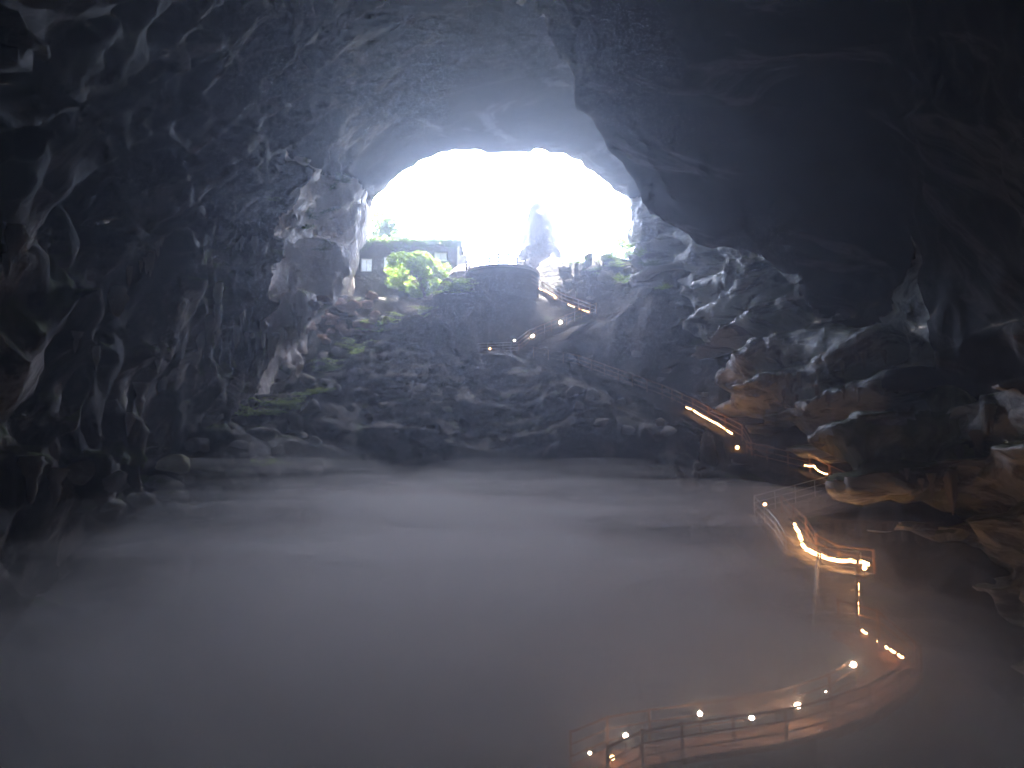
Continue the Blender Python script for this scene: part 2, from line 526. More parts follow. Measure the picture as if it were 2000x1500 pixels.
def add_cone(a, b, ra, rb, k=0.8):
    global D
    ax, ay, az = a; dx, dy, dz = b[0] - a[0], b[1] - a[1], b[2] - a[2]
    L2 = dx * dx + dy * dy + dz * dz
    t = np.clip(((GX - ax) * dx + (GYY - ay) * dy + (GZZ - az) * dz) / L2, 0, 1)
    d = np.sqrt((GX - ax - t * dx) ** 2 + (GYY - ay - t * dy) ** 2 + (GZZ - az - t * dz) ** 2)
    D = smax(D, (ra + (rb - ra) * t - d).astype(np.float32), k)


# pale buttress left of the mouth: a mass that hangs from the wall and tapers down to the left
BUT = [((650, 400), (625, 520), 79, 3.6, 2.9), ((622, 520), (572, 620), 71, 2.6, 1.7), ((566, 600), (520, 690), 63, 1.9, 0.6), ((700, 385), (668, 500), 84, 1.9, 1.7),
       ((640, 380), (520, 340), 72, 3.2, 3.6)]
for (a, b, Y, ra, rb) in BUT:
    add_cone(P(*a, Y), P(*b, Y), ra, rb, 1.2)
# hanging ribs of the left wall, stepping down and left
for (u0, v0, u1, v1, Y, ra, rb) in [(490, 470, 400, 690, 54, 1.9, 0.7), (395, 640, 345, 720, 48, 1.0, 0.4), (345, 560, 255, 780, 43.5, 1.5, 0.7), (260, 760, 215, 900, 38, 1.1, 0.7),
                                    (190, 560, 205, 640, 35, 1.1, 0.35), (310, 700, 290, 900, 41, 0.9, 0.7), (60, 800, 75, 980, 30.5, 1.1, 0.9), (15, 800, 30, 960, 29, 0.9, 0.7),
                                    (110, 920, 125, 1010, 32, 1.0, 0.8), (180, 700, 150, 900, 35.5, 0.8, 0.6), (572, 640, 582, 690, 66, 0.7, 0.25), (330, 470, 250, 560, 43, 1.2, 0.6),
                                    (120, 540, 20, 640, 33, 0.9, 0.7), (430, 560, 360, 660, 50, 1.1, 0.6)]:
    add_cone(P(u0, v0, Y), P(u1, v1, Y), ra, rb, 0.9)
# banded ledges of the right wall
for (u0, v0, u1, v1, Y0, Y1, ra, rb) in [(1400, 605, 1600, 550, 66, 53, 1.9, 1.2), (1400, 655, 1610, 600, 64, 51.5, 1.4, 1.0), (1470, 735, 1730, 675, 60, 44, 1.9, 1.25), (1500, 782, 1740, 770, 57, 43, 1.1, 0.8),
                                        (1430, 778, 1490, 782, 61, 58, 0.7, 0.7), (1290, 430, 1300, 560, 80, 78, 2.2, 2.2), (1380, 500, 1400, 600, 72, 70, 1.8, 1.8), (1650, 862, 1570, 852, 48, 52, 0.7, 0.6)]:
    add_cone(P(u0, v0, Y0), P(u1, v1, Y1), ra, rb, 0.9)
# mossy overhang near the right edge
MOSS = [((1930, 800), (1700, 900), 42, 40, 1.1, 1.5), ((1860, 850), (1850, 1000), 41, 40.5, 1.3, 0.6), ((1780, 890), (1770, 960), 41, 40.5, 1.3, 0.5), ((1950, 790), (2080, 780), 42, 42, 1.2, 2.5), ((1900, 860), (2000, 1000), 42.5, 42, 1.5, 2.5)]
for (a, b, Y0, Y1, ra, rb) in MOSS:
    add_cone(P(*a, Y0), P(*b, Y1), ra, rb, 0.8)
# small spur of the lip at the right end of the mouth
add_cone(P(1252, 380, 82), P(1254, 432, 82), 1.0, 0.35, 0.6)
add_cone(P(828, 322, 85), P(826, 342, 85), 0.5, 0.15, 0.6)

# relief, only near the surface
band = np.where(np.abs(D) < 3.8)
bx = xs[band[0]]; by = ys[band[1]]; bz = zs[band[2]]
rel = 1.3 * fbm(bx / 8.5, by / 8.5, bz / 8.5, 2) + 1.5 * (0.4 - np.abs(fbm(bx / 3.6 + 40, by / 3.6, bz / 4.4, 2))) + 0.75 * (0.4 - np.abs(fbm(bx / 1.5 + 20, by / 1.5, bz / 2.0, 2)))
far = sstep(10, 25, by)
wl = sstep(4, -10, bx) * far; wr = sstep(4, 12, bx) * far
hi = sstep(4, 14, bz - np.interp(by, [20, 40, 60, 80], [-4, -2, 8, 16]))
lobe = sstep(2, 8, bx) * sstep(54, 49, by) * sstep(4, 9, bz)
# arched ribs round the vault (left and roof), fluting on the lower left wall, bedding on the right wall
s_ = 0.8 * bz - 0.82 * by - 0.35 * bx + 1.5 * vnoise(bx / 9, by / 9, bz / 9)         # beds dip towards the viewer
al = 0.8 * by + 0.82 * bz
ribs = 1.5 * ((s_ / 3.3) % 1.0) + np.abs(vnoise(s_ / 1.5, al / 9 + 9, bx / 9)) * 1.7 + 0.9 * np.abs(vnoise(s_ / 0.75 + 30, al / 5, bx / 5)) - 0.5
flut = np.abs(vnoise(bx / 1.5, by / 1.5, bz / 7.0 + 0.2 * by)) * 2.4 + 0.6 * vnoise(bx / 0.8 + 3, by / 0.8, bz / 3.0)
tb = bz + 0.1 * by - 0.1 * bx + 0.7 * vnoise(bx / 6, by / 6, bz / 9)
saw = (tb / 2.7) % 1.0
bed = 2.2 * (saw - 0.4) + 0.6 * vnoise(bx / 3.5, by / 3.5, tb / 0.8) + 0.3 * np.abs(vnoise(bx / 1.0, by / 1.0, bz / 2.0))
rel = rel * (1 - 0.5 * wr * (1 - hi)) + far * hi * (1 - wr * 0.75) * (0.3 - ribs) * 0.9 + wl * (1 - 0.75 * hi) * 0.62 * (0.4 - flut) + wl * (1 - hi) * 0.7 * (0.3 - ribs) + wr * (1 - 0.7 * hi) * bed
but = sstep(-10, -14, bx) * sstep(60, 68, by) * sstep(90, 86, by)
rel = rel * (1 - 0.72 * lobe) * (1 - 0.5 * but) * (0.45 + 0.55 * sstep(4, 16, by)) * (1 - 0.72 * np.exp(-((by - 86.5) / 3.0) ** 2))
D[band] += rel.astype(np.float32)
del bx, by, bz, rel, s_, ribs, flut, tb, saw, bed, band


def surface_nets(V, xs, ys, zs):
    S = V > 0
    nx, ny, nz = V.shape
    cnt = np.zeros((nx - 1, ny - 1, nz - 1), np.uint8)
    for i in (0, 1):
        for j in (0, 1):
            for k in (0, 1):
                cnt += S[i:nx - 1 + i, j:ny - 1 + j, k:nz - 1 + k]
    act = np.argwhere((cnt > 0) & (cnt < 8))
    idx = np.full(cnt.shape, -1, np.int32)
    idx[act[:, 0], act[:, 1], act[:, 2]] = np.arange(len(act))
    acc = np.zeros((len(act), 3)); n = np.zeros(len(act))
    I, J, K = act.T
    cor = [(i, j, k) for i in (0, 1) for j in (0, 1) for k in (0, 1)]
    for a in cor:
        for ax in range(3):
            if a[ax]: continue
            b = list(a); b[ax] = 1
            va = V[I + a[0], J + a[1], K + a[2]]; vb = V[I + b[0], J + b[1], K + b[2]]
            m = (va > 0) != (vb > 0)
            t = np.where(m, va / np.where(m, va - vb, 1), 0)
            p = np.tile(np.array(a, float), (len(act), 1)); p[:, ax] = t
            acc += p * m[:, None]; n += m
    loc = acc / n[:, None]
    W = np.stack([np.interp(I + loc[:, 0], np.arange(nx), xs), np.interp(J + loc[:, 1], np.arange(ny), ys), np.interp(K + loc[:, 2], np.arange(nz), zs)], -1)
    Q = []
    # edges along x
    def faces(e, d, flip):
        q = np.stack([e[0], e[1], e[2], e[3]], -1)
        ok = (q >= 0).all(1)
        q = q[ok]; f = flip[ok]
        q[f] = q[f][:, ::-1]
        Q.append(q)
    d = S[:-1, 1:-1, 1:-1] != S[1:, 1:-1, 1:-1]
    i, j, k = np.nonzero(d); j += 1; k += 1
    faces((idx[i, j - 1, k - 1], idx[i, j, k - 1], idx[i, j, k], idx[i, j - 1, k]), d, ~S[i, j, k])
    d = S[1:-1, :-1, 1:-1] != S[1:-1, 1:, 1:-1]
    i, j, k = np.nonzero(d); i += 1; k += 1
    faces((idx[i - 1, j, k - 1], idx[i - 1, j, k], idx[i, j, k], idx[i, j, k - 1]), d, ~S[i, j, k])
    d = S[1:-1, 1:-1, :-1] != S[1:-1, 1:-1, 1:]
    i, j, k = np.nonzero(d); i += 1; j += 1
    faces((idx[i - 1, j - 1, k], idx[i, j - 1, k], idx[i, j, k], idx[i - 1, j, k]), d, ~S[i, j, k])
    return W, np.concatenate(Q)


cV, cQ = surface_nets(D, xs, ys, zs)
del D
# fine relief along a pseudo normal
cV = cV + 0.15 * np.stack([vnoise(cV[:, 0] / 0.7, cV[:, 1] / 0.7, cV[:, 2] / 1.2), vnoise(cV[:, 0] / 0.7 + 9, cV[:, 1] / 0.7, cV[:, 2] / 1.2), vnoise(cV[:, 0] / 0.9, cV[:, 1] / 0.9 + 5, cV[:, 2] / 0.9)], -1)


def dist_caps(p, caps):
    best = np.full(len(p), 1e9)
    for a, b, ra, rb in caps:
        a = np.array(a); b = np.array(b); d = b - a
        t = np.clip(((p - a) @ d) / (d @ d), 0, 1)
        best = np.minimum(best, np.linalg.norm(p - a - t[:, None] * d, axis=1) - (ra + (rb - ra) * t))
    return best


cen = cV[cQ].mean(1)
keep = cen[:, 2] > ground_h(cen[:, 0], cen[:, 1], False) - 5
cQ = cQ[keep]; cen = cen[keep]
but_caps = [(P(*a, Y), P(*b, Y), ra, rb) for a, b, Y, ra, rb in BUT[:4]]
moss_caps = [(P(*a, Y0), P(*b, Y1), ra, rb) for a, b, Y0, Y1, ra, rb in MOSS]
lab = np.where(cen[:, 2] > np.interp(cen[:, 1], [0, 30, 45, 60, 75, 90], [8, 9, 13, 19, 27, 33]), 2, np.where(cen[:, 0] < 0, 0, 1))  # threshold set low so upper walls take the ceiling's painted shade
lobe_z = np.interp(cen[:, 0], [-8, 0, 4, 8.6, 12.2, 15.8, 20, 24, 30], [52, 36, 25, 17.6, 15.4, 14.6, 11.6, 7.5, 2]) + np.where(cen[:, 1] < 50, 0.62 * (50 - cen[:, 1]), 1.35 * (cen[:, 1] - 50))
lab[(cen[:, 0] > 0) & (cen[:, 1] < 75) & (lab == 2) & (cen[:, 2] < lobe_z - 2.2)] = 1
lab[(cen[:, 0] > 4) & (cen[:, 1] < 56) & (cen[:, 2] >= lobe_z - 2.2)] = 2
lab[(cen[:, 0] > 4) & (cen[:, 1] < 42) & (cen[:, 2] > 4.5 + 1.5 * vnoise(cen[:, 0] / 2, cen[:, 1] / 2, cen[:, 2] / 2))] = 2  # near right wall takes the ceiling tone too, its shade painted in
lab[(dist_caps(cen, but_caps) < 1.4) & (cen[:, 2] < 29)] = 3
lab[(cen[:, 0] < -12) & (cen[:, 1] > 63 + 1.5 * vnoise(cen[:, 0] / 2, cen[:, 1] / 2, cen[:, 2] / 2)) & (cen[:, 1] < 87) & (cen[:, 2] < 27 + 1.5 * vnoise(cen[:, 0] / 3, cen[:, 1] / 3, cen[:, 2] / 3))] = 3  # wall beside the mouth gets the lightened tone too, as painted daylight
lab[dist_caps(cen, moss_caps) < 0.9] = 4


def sub(k, name, mat):
    q = cQ[lab == k]
    u, inv = np.unique(q, return_inverse=True)
    return obj(name, mesh_np(name, cV[u], inv.reshape(-1, 4)), mat)


tag(sub(0, 'cave_wall_left', M['wall']), kind='structure')
tag(sub(1, 'cave_wall_right', M['ledge']), kind='structure')
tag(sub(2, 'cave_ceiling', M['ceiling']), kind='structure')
tag(sub(3, 'rock_buttress', M['buttress']), 'pale hanging rock buttress left of the bright cave mouth', 'rock')
tag(sub(4, 'mossy_overhang', M['mossrock']), 'olive mossy rock overhang with drooping edge near the right of the cave', 'rock')

bvh = BVHTree.FromPolygons(np.concatenate([cV, gV]).tolist(), np.concatenate([cQ, gQ + len(cV)]).tolist())


def hit(u, v):
    d = P(u, v, 10.0).normalized()
    loc, nor, _, dist = bvh.ray_cast(Vector((0, 0, 0)), d, 400)
    if loc is None: return None, None
    if nor.dot(d) > 0: nor = -nor
    return loc, nor


def floor_at(x, y, z=None):
    loc, nor, _, dist = bvh.ray_cast(Vector((x, y, z if z is not None else float(ground_h(np.array([x]), np.array([y]))[0]) + 2.5)), Vector((0, 0, -1)), 60)
    return loc.z if loc else float(ground_h(np.array([x]), np.array([y]))[0])

# ------------------------------------------------------------------ generic builders
def rock_mesh(seed, sub_=3, amp=0.35, flat=0.8):
    bm = bmesh.new()
    bmesh.ops.create_icosphere(bm, subdivisions=sub_, radius=1)
    co = np.array([v.co[:] for v in bm.verts])
    n = fbm(co[:, 0] * 1.3 + seed * 7.1, co[:, 1] * 1.3 + seed, co[:, 2] * 1.3, 3)
    rr = np.random.RandomState(seed)
    planes = rr.randn(9, 3); planes /= np.linalg.norm(planes, axis=1)[:, None]
    off = rr.uniform(0.62, 0.95, 9)
    for v, k in zip(bm.verts, n):
        p = np.array(v.co[:]) * (1 + amp * k)
        for pl, o in zip(planes, off):               # broken faces
            d = p @ pl - o
            if d > 0: p = p - pl * d * 0.9
        v.co = (p[0], p[1], p[2] * flat)
    me = bpy.data.meshes.new('boulder')
    bm.to_mesh(me); bm.free()
    return me


def var_meshes(n, mat, **k):
    out = []
    for i in range(n):
        me = rock_mesh(i + k.pop('seed', 0) if 'seed' in k else i, **k)
        me.materials.append(mat)
        out.append(me)
    return out


ROCK = {'boulder': var_meshes(5, M['boulder']), 'red': var_meshes(4, M['redrock'], sub_=2)}


def rock(name, meshes, loc, s, label, group=None, sink=0.25):
    o = bpy.data.objects.new(name, random.choice(meshes))
    C.objects.link(o)
    k = [s * random.uniform(0.75, 1.3) for _ in range(3)]
    o.scale = (k[0], k[1], k[2] * 0.8)
    o.rotation_euler = (random.uniform(-.3, .3), random.uniform(-.3, .3), random.uniform(0, 6.3))
    o.location = (loc[0], loc[1], loc[2] + k[2] * (0.5 - sink))
    return tag(o, label, 'boulder', group)


def stal_mesh(seed, length=1.0, rad=0.22):
    rr = np.random.RandomState(seed + 50)
    n, m = 10, 14
    v = []; f = []
    bend = rr.uniform(-0.05, 0.05, 2)
    for i in range(m + 1):
        t = i / m
        r = rad * ((1 - t) ** 0.8) * (1 + 0.22 * math.sin(9 * t + seed) + 0.12 * rr.randn()) + 0.012
        for k in range(n):
            a = 2 * math.pi * k / n
            q = r * (1 + 0.16 * math.sin(3 * a + seed) + 0.10 * math.sin(5 * a + 2 * seed + 4 * t))
            v.append((q * math.cos(a) + bend[0] * t, 0.8 * q * math.sin(a) + bend[1] * t, -t * length))
    for i in range(m):
        for k in range(n):
            a = i * n + k; b = i * n + (k + 1) % n
            f.append((a, a + n, b + n, b))
    f.append(tuple(range(n)))
    f.append(tuple(m * n + k for k in range(n - 1, -1, -1)))
    me = bpy.data.meshes.new('stalactite')
    me.from_pydata(v, [], f); me.update()
    me.polygons.foreach_set('use_smooth', np.ones(len(me.polygons), bool))
    me.materials.append(M['stal'])
    return me


STAL = [stal_mesh(i) for i in range(6)]


def stalactite(u, v, length, label, group, wide=1.0):
    loc, nor = hit(u, v)
    if loc is None or loc.y > 95 or nor.z > 0.3: return None
    o = bpy.data.objects.new('stalactite', random.choice(STAL))
    C.objects.link(o)
    o.location = loc + nor * 0.22 * wide + Vector((0, 0, 0.35))
    o.scale = (length * wide, length * wide, length)
    o.rotation_euler = (0, random.uniform(-.08, .08), random.uniform(0, 6.3))
    return tag(o, label, 'stalactite', group)


def leaf_cloud(name, pts, size, mat, parent=None, up=0.3, seed=0):
    rr = np.random.RandomState(seed)
    pts = np.asarray(pts)
    n = len(pts)
    nr = rr.randn(n, 3); nr[:, 2] += up; nr /= np.linalg.norm(nr, axis=1)[:, None]
    t = np.cross(nr, rr.randn(n, 3)); t /= np.linalg.norm(t, axis=1)[:, None]
    b = np.cross(nr, t)
    L = size * rr.uniform(0.6, 1.3, n)[:, None]
    V = np.stack([pts - t * L, pts + b * L * 0.45 + nr * L * 0.12, pts + t * L, pts - b * L * 0.45 + nr * L * 0.12], 1).reshape(-1, 3)
    Q = np.arange(4 * n).reshape(n, 4)
    return obj(name, mesh_np(name, V, Q, smooth=False), mat, parent)


def crown_points(n, blobs, seed):
    rr = np.random.RandomState(seed)
    vol = np.array([b[3] * b[4] * b[5] for b in blobs]); vol = vol / vol.sum()
    which = rr.choice(len(blobs), n, p=vol)
    d = rr.randn(n, 3); d /= np.linalg.norm(d, axis=1)[:, None]
    r = rr.uniform(0.35, 1.0, n) ** 0.5
    B = np.array(blobs)[which]
    p = B[:, :3] + d * r[:, None] * B[:, 3:]
    keep = fbm(p[:, 0] * 1.1 + seed, p[:, 1] * 1.1, p[:, 2] * 1.4, 2) > -0.35
    return p[keep]


def tree(label, base, h, spread, n, leaf, mat, seed, group=None, lean=(0, 0), low=0.45, nb=11):
    rr = random.Random(seed)
    t = thing('tree', label, 'tree', base, 0, group)
    tr = MB()
    top = Vector((lean[0], lean[1], h * 0.75))
    tr.tube([(0, 0, -0.4), top * 0.35 + Vector((.1, 0, 0)), top * 0.7, top], [0.16 * h / 5, 0.12 * h / 5, 0.08 * h / 5, 0.03 * h / 5], 8)
    blobs = []
    for i in range(nb):
        a = rr.uniform(0, 6.28); q = rr.uniform(0.25, 1) * spread
        c = Vector((lean[0] + q * math.cos(a), lean[1] + q * math.sin(a) * 0.8, h * rr.uniform(low, 0.97) * (1 - 0.18 * q / spread)))
        tr.tube([top * rr.uniform(0.4, 0.8), (top * 0.6 + c) / 2 + Vector((0, 0, .2)), c], [0.05 * h / 5, 0.035 * h / 5, 0.012], 5)
        s = spread * rr.uniform(0.26, 0.48)
        blobs.append((c.x, c.y, c.z, s, s, s * 0.55))
    tr.build('trunk', M['bark'], t, True)
    leaf_cloud('crown', crown_points(n, blobs, seed), leaf, mat, t, seed=seed)
    return t


def fern_meshes(n, mat, nfr=16):
    out = []
    for s in range(n):
        rr = np.random.RandomState(s + 5)
        v = []; f = []
        for k in range(nfr):
            a = rr.uniform(0, 6.28); L = rr.uniform(0.6, 1.1); lift = rr.uniform(0.35, 0.95)
            dx, dy = math.cos(a), math.sin(a)
            for i in range(7):
                t = (i + 1) / 7.5
                x = dx * L * t; y = dy * L * t; z = lift * L * (t - 0.75 * t * t)
                w = 0.2 * L * math.sin(math.pi * min(1, t + 0.12)) + 0.03
                for sd in (-1, 1):
                    b = len(v)
                    v += [(x, y, z), (x + dx * 0.07 * L, y + dy * 0.07 * L, z), (x - dy * w * sd + dx * 0.12 * L, y + dx * w * sd + dy * 0.12 * L, z - 0.25 * w + 0.05 * rr.randn()), (x - dy * w * sd * 0.6, y + dx * w * sd * 0.6, z - 0.1 * w)]
                    f.append((b, b + 1, b + 2, b + 3) if sd < 0 else (b + 3, b + 2, b + 1, b))
        me = bpy.data.meshes.new('fern')
        me.from_pydata(v, [], f); me.update(); me.materials.append(mat)
        out.append(me)
    return out


FERN = {'y': fern_meshes(3, M['moss_leaf']), 'g': fern_meshes(3, M['leaf'])}


def fern(u, v, s, label, group=None, kind='y'):
    loc, nor = hit(u, v)
    if loc is None: return
    o = bpy.data.objects.new('fern', random.choice(FERN[kind]))
    C.objects.link(o)
    o.location = loc + nor * 0.02
    o.rotation_euler = (random.uniform(-.25, .1), random.uniform(-.2, .2), random.uniform(0, 6.3))
    s *= 1.9
    o.scale = (s * 1.15, s, s * random.uniform(0.7, 1.0))
    return tag(o, label, 'fern', group)


# ------------------------------------------------------------------ path: flights, decks, railings, rope lights, lamps
def offset_line(pts, d):
    out = []
    for i, p in enumerate(pts):
        a = pts[max(i - 1, 0)]; b = pts[min(i + 1, len(pts) - 1)]
        t = Vector((b.x - a.x, b.y - a.y, 0)).normalized()
        out.append(p + Vector((t.y, -t.x, 0)) * d)
    return out


STEP_CACHE = {}


def path_run(name, pts, width, label, cat, mat='darkstone'):
    t = thing(name, label, cat, pts[0])
    o0 = pts[0]
    for a, b in zip(pts[:-1], pts[1:]):
        d = b - a
        run = math.hypot(d.x, d.y)
        ang = math.atan2(d.y, d.x)
        if abs(d.z) / max(run, .01) > 0.13:
            n = max(2, round(abs(d.z) / 0.2))
            w = run / n
            me = MB().box((0, 0, -0.11), (w * 1.12, width, 0.22)).mesh('step')
            me.materials.append(M[mat])
            for k in range(n):
                q = a + d * ((k + 0.5) / n) - o0
                s = obj('step', me, None, t, q); s.rotation_euler = (0, 0, ang)
            for sd in (-1, 1):
                off = Vector((-math.sin(ang), math.cos(ang), 0)) * sd * (width / 2 + 0.05)
                MB().bar(a - o0 + off + Vector((0, 0, -0.12)), b - o0 + off + Vector((0, 0, -0.12)), 0.09, 0.38).build('stringer', M[mat], t)
        else:
            n = max(1, round(run / 1.4))
            me = MB().box((0, 0, -0.1), (run / n - 0.02, width, 0.2)).mesh('slab')
            me.materials.append(M[mat])
            for k in range(n):
                q = a + d * ((k + 0.5) / n) - o0
                s = obj('slab', me, None, t, q); s.rotation_euler = (0, -math.atan2(d.z, run), ang)
    return t


POST = MB().box((0, 0, 0.55), (0.09, 0.09, 1.14)).mesh('post'); POST.materials.append(M['timber'])
POST_S = MB().box((0, 0, 0.53), (0.05, 0.05, 1.06)).mesh('post'); POST_S.materials.append(M['steel'])


POST_D = POST_S.copy(); POST_D.materials.clear(); POST_D.materials.append(M['darkpost'])


def railing(pts, label, mat='timber', step=1.7, hts=(0.32, 0.68, 1.05), group=None, thick=1.0):
    t = thing('railing', label, 'railing', pts[0], 0, group)
    o0 = pts[0]
    loc = [p - o0 for p in pts]
    for i, (a, b) in enumerate(zip(loc[:-1], loc[1:])):
        d = b - a; n = max(1, round(d.length / step))
        for k in range(n + (1 if i == len(loc) - 2 else 0)):
            pst = obj('post', {'timber': POST, 'steel': POST_S, 'darkpost': POST_D}[mat], None, t, a + d * (k / n)); pst.scale = (thick, thick, 1)
    w = (0.07 if mat == 'timber' else 0.045) * thick
    for h in hts:
        MB().tube([p + Vector((0, 0, h)) for p in loc], w * (0.62 if h > 0.9 else 0.48), 6).build('rail', M[mat], t, True)
    return t


def rope_light(secs, label, r=0.045, drop=0.0):
    o0 = secs[0][0]
    t = thing('rope_light', label, 'rope light', o0)
    for s in secs:
        pts = [Vector(p) - o0 for p in s]
        out = [pts[0]]
        for a, b in zip(pts[:-1], pts[1:]):           # droops a little between its clips
            out += [a.lerp(b, .33) - Vector((0, 0, .025)), a.lerp(b, .67) - Vector((0, 0, .03)), b]
        MB().tube(out, r, 6).build('lit_tube', M['rope'], t, True)
    return t


SPH = bmesh.new(); bmesh.ops.create_icosphere(SPH, subdivisions=2, radius=1)
GLOBE = bpy.data.meshes.new('globe'); SPH.to_mesh(GLOBE); SPH.free(); GLOBE.materials.append(M['globe'])
GLOBE.polygons.foreach_set('use_smooth', np.ones(len(GLOBE.polygons), bool))
WGLOBE = GLOBE.copy(); WGLOBE.materials.clear(); WGLOBE.materials.append(M['rope'])


def globe_lamp(u, v, Y, r, post, label, warm=False, group=None):
    p = P(u, v, Y)
    t = thing('globe_lamp', label, 'lamp', p - Vector((0, 0, post)), 0, group)
    MB().lathe([(0.06, 0), (0.06, 0.05), (0.025, 0.08), (0.022, post - r * 1.0), (0.05, post - r * 0.95), (0.05, post - r * 0.7)], n=8).build('post', M['darkpost'], t)
    g = obj('globe', WGLOBE if warm else GLOBE, None, t, (0, 0, post)); g.scale = (r, r, r)
    return t


up3 = Vector((0, 0, 1))
W = 1.5
path_run('stair_flight', PATH_UP, 1.3, 'upper stair flight dropping right from the viewing platform', 'stairs')
path_run('stair_flight', PATH_BACK, 1.3, 'stair flight doubling back left to the lower landing', 'stairs')
path_run('stair_flight', PATH_DOWN, 1.4, 'long stair flight crossing the dark slope down to the right', 'stairs')
path_run('stair_flight', PATH_MID, 1.4, 'stair flight under the banded ledges, above the mist', 'stairs')
path_run('stair_flight', PATH_TURN, W, 'stair flight curving down to the brightly lit landing', 'stairs', 'concrete')
path_run('stair_flight', PATH_STAIR, 1.6, 'steep stair flight dropping towards the viewer from the lit landing', 'stairs', 'concrete')
path_run('walkway', PATH_LOW, W, 'short walkway from the steep stair to the sharp right bend', 'walkway', 'brick')
path_run('walkway', PATH_BOTTOM, 1.7, 'curved walkway along the bottom of the misty pit', 'walkway', 'brick')


def lift(pts, h): return [p + up3 * h for p in pts]


railing(offset_line(PATH_UP, 0.7), 'railing on the near side of the upper stair below the platform', 'timber')
railing(offset_line(PATH_UP, -0.7), 'railing on the far side of the upper stair below the platform', 'steel')
railing(offset_line(PATH_BACK, 0.7), 'railing on the far side of the stair to the lower landing', 'steel')
railing(offset_line(PATH_BACK, -0.7), 'railing on the near side of the stair to the lower landing', 'timber')
railing(offset_line(PATH_DOWN, 0.75), 'long railing on the near side of the slope stair', 'darkpost')
railing(offset_line(PATH_DOWN, -0.75), 'long railing on the far side of the slope stair', 'timber')
railing(offset_line(PATH_MID, 0.75), 'railing on the near side of the stair under the banded ledges', 'darkpost')
railing(offset_line(PATH_MID, -0.75), 'railing on the far side of the stair under the banded ledges', 'timber')
railing(offset_line(PATH_TURN, 0.8), 'railing on the left side of the curving stair above the lit landing', 'steel')
railing(offset_line(PATH_TURN[1:], -0.8), 'brightly lit railing on the right side of the curving stair and landing', 'timber')
railing(offset_line(PATH_STAIR, 0.85), 'dull steel railing on the left of the steep stair', 'steel')
railing(offset_line(PATH_STAIR, -0.85), 'lit railing on the right of the steep stair', 'timber')
railing(offset_line(PATH_LOW, -0.8), 'railing on the far side of the walkway before the sharp bend', 'timber')
railing(offset_line(PATH_BOTTOM, -0.9), 'brown railing on the near edge of the curved pit walkway', 'timber', 1.8)
railing(offset_line(PATH_BOTTOM, 0.9), 'brown railing on the far edge of the curved pit walkway', 'timber', 1.8)


def line(a, b, t0, t1): return [a.lerp(b, t0), a.lerp(b, t1)]


rope_light([[P(1046, 562, 80), P(1060, 566, 79.8)], [P(1062, 567, 79.8), P(1083, 577, 79.3)]], 'dim rope light on the stair just below the viewing platform', 0.05)
rope_light([[P(1110, 595, 78.6), P(1122, 600, 78.3)], [P(1130, 604, 78.1), P(1150, 609, 77.8)]], 'rope light near the corner of the upper stair', 0.055)
rope_light([[P(1340, 796, 59.3), P(1352, 799, 58.9)], [P(1355, 802, 58.8), P(1378, 816, 58)], [P(1380, 817, 57.9), P(1400, 827, 57.2), P(1430, 847, 56.2)]], 'straight bright rope light slanting down the middle of the slope', 0.06)
rope_light([[P(1571, 909, 51), P(1590, 910, 50.6)], [P(1590, 910, 50.6), P(1600, 921, 50.3), P(1616, 926, 49.9)]], 'kinked rope light left of the mossy overhang', 0.05)
rope_light([[P(1632, 934, 49.5), P(1637, 938, 49.4)], [P(1641, 943, 49.3), P(1644, 948, 49.2)]], 'short rope light end beside the mossy overhang', 0.04)
rope_light([[P(1554, 1030, 43.6), P(1560, 1038, 43.1)], [P(1562, 1045, 42.8), P(1565, 1055, 42.2)], [P(1567, 1063, 41.8), P(1576, 1074, 41.2)],
            [P(1579, 1074, 41.1), P(1598, 1083, 40.4)], [P(1600, 1084, 40.4), P(1632, 1094, 39.6)], [P(1635, 1095, 39.5), P(1660, 1094, 39.1), P(1684, 1097, 38.7)], [P(1686, 1098, 38.7), P(1697, 1102, 38.5)]],
           'brightest rope light curving along the landing rail', 0.095)
sr = lift(offset_line(PATH_STAIR, -0.85), 0.4)
rope_light([line(sr[0], sr[1], .3, .47), line(sr[0], sr[1], .52, .58), line(sr[0], sr[1], .7, .92)], 'broken rope light down the right side of the steep stair', 0.05)
rope_light([[P(1683, 1230, 34.4), P(1693, 1237, 34.2)], [P(1708, 1249, 33.8), P(1712, 1252, 33.7)], [P(1730, 1262, 33.2), P(1734, 1266, 33.1)], [P(1739, 1268, 33), P(1748, 1274, 32.8)], [P(1754, 1278, 32.6), P(1764, 1284, 32.4)]],
           'dashed rope light running to the sharp right bend', 0.05)

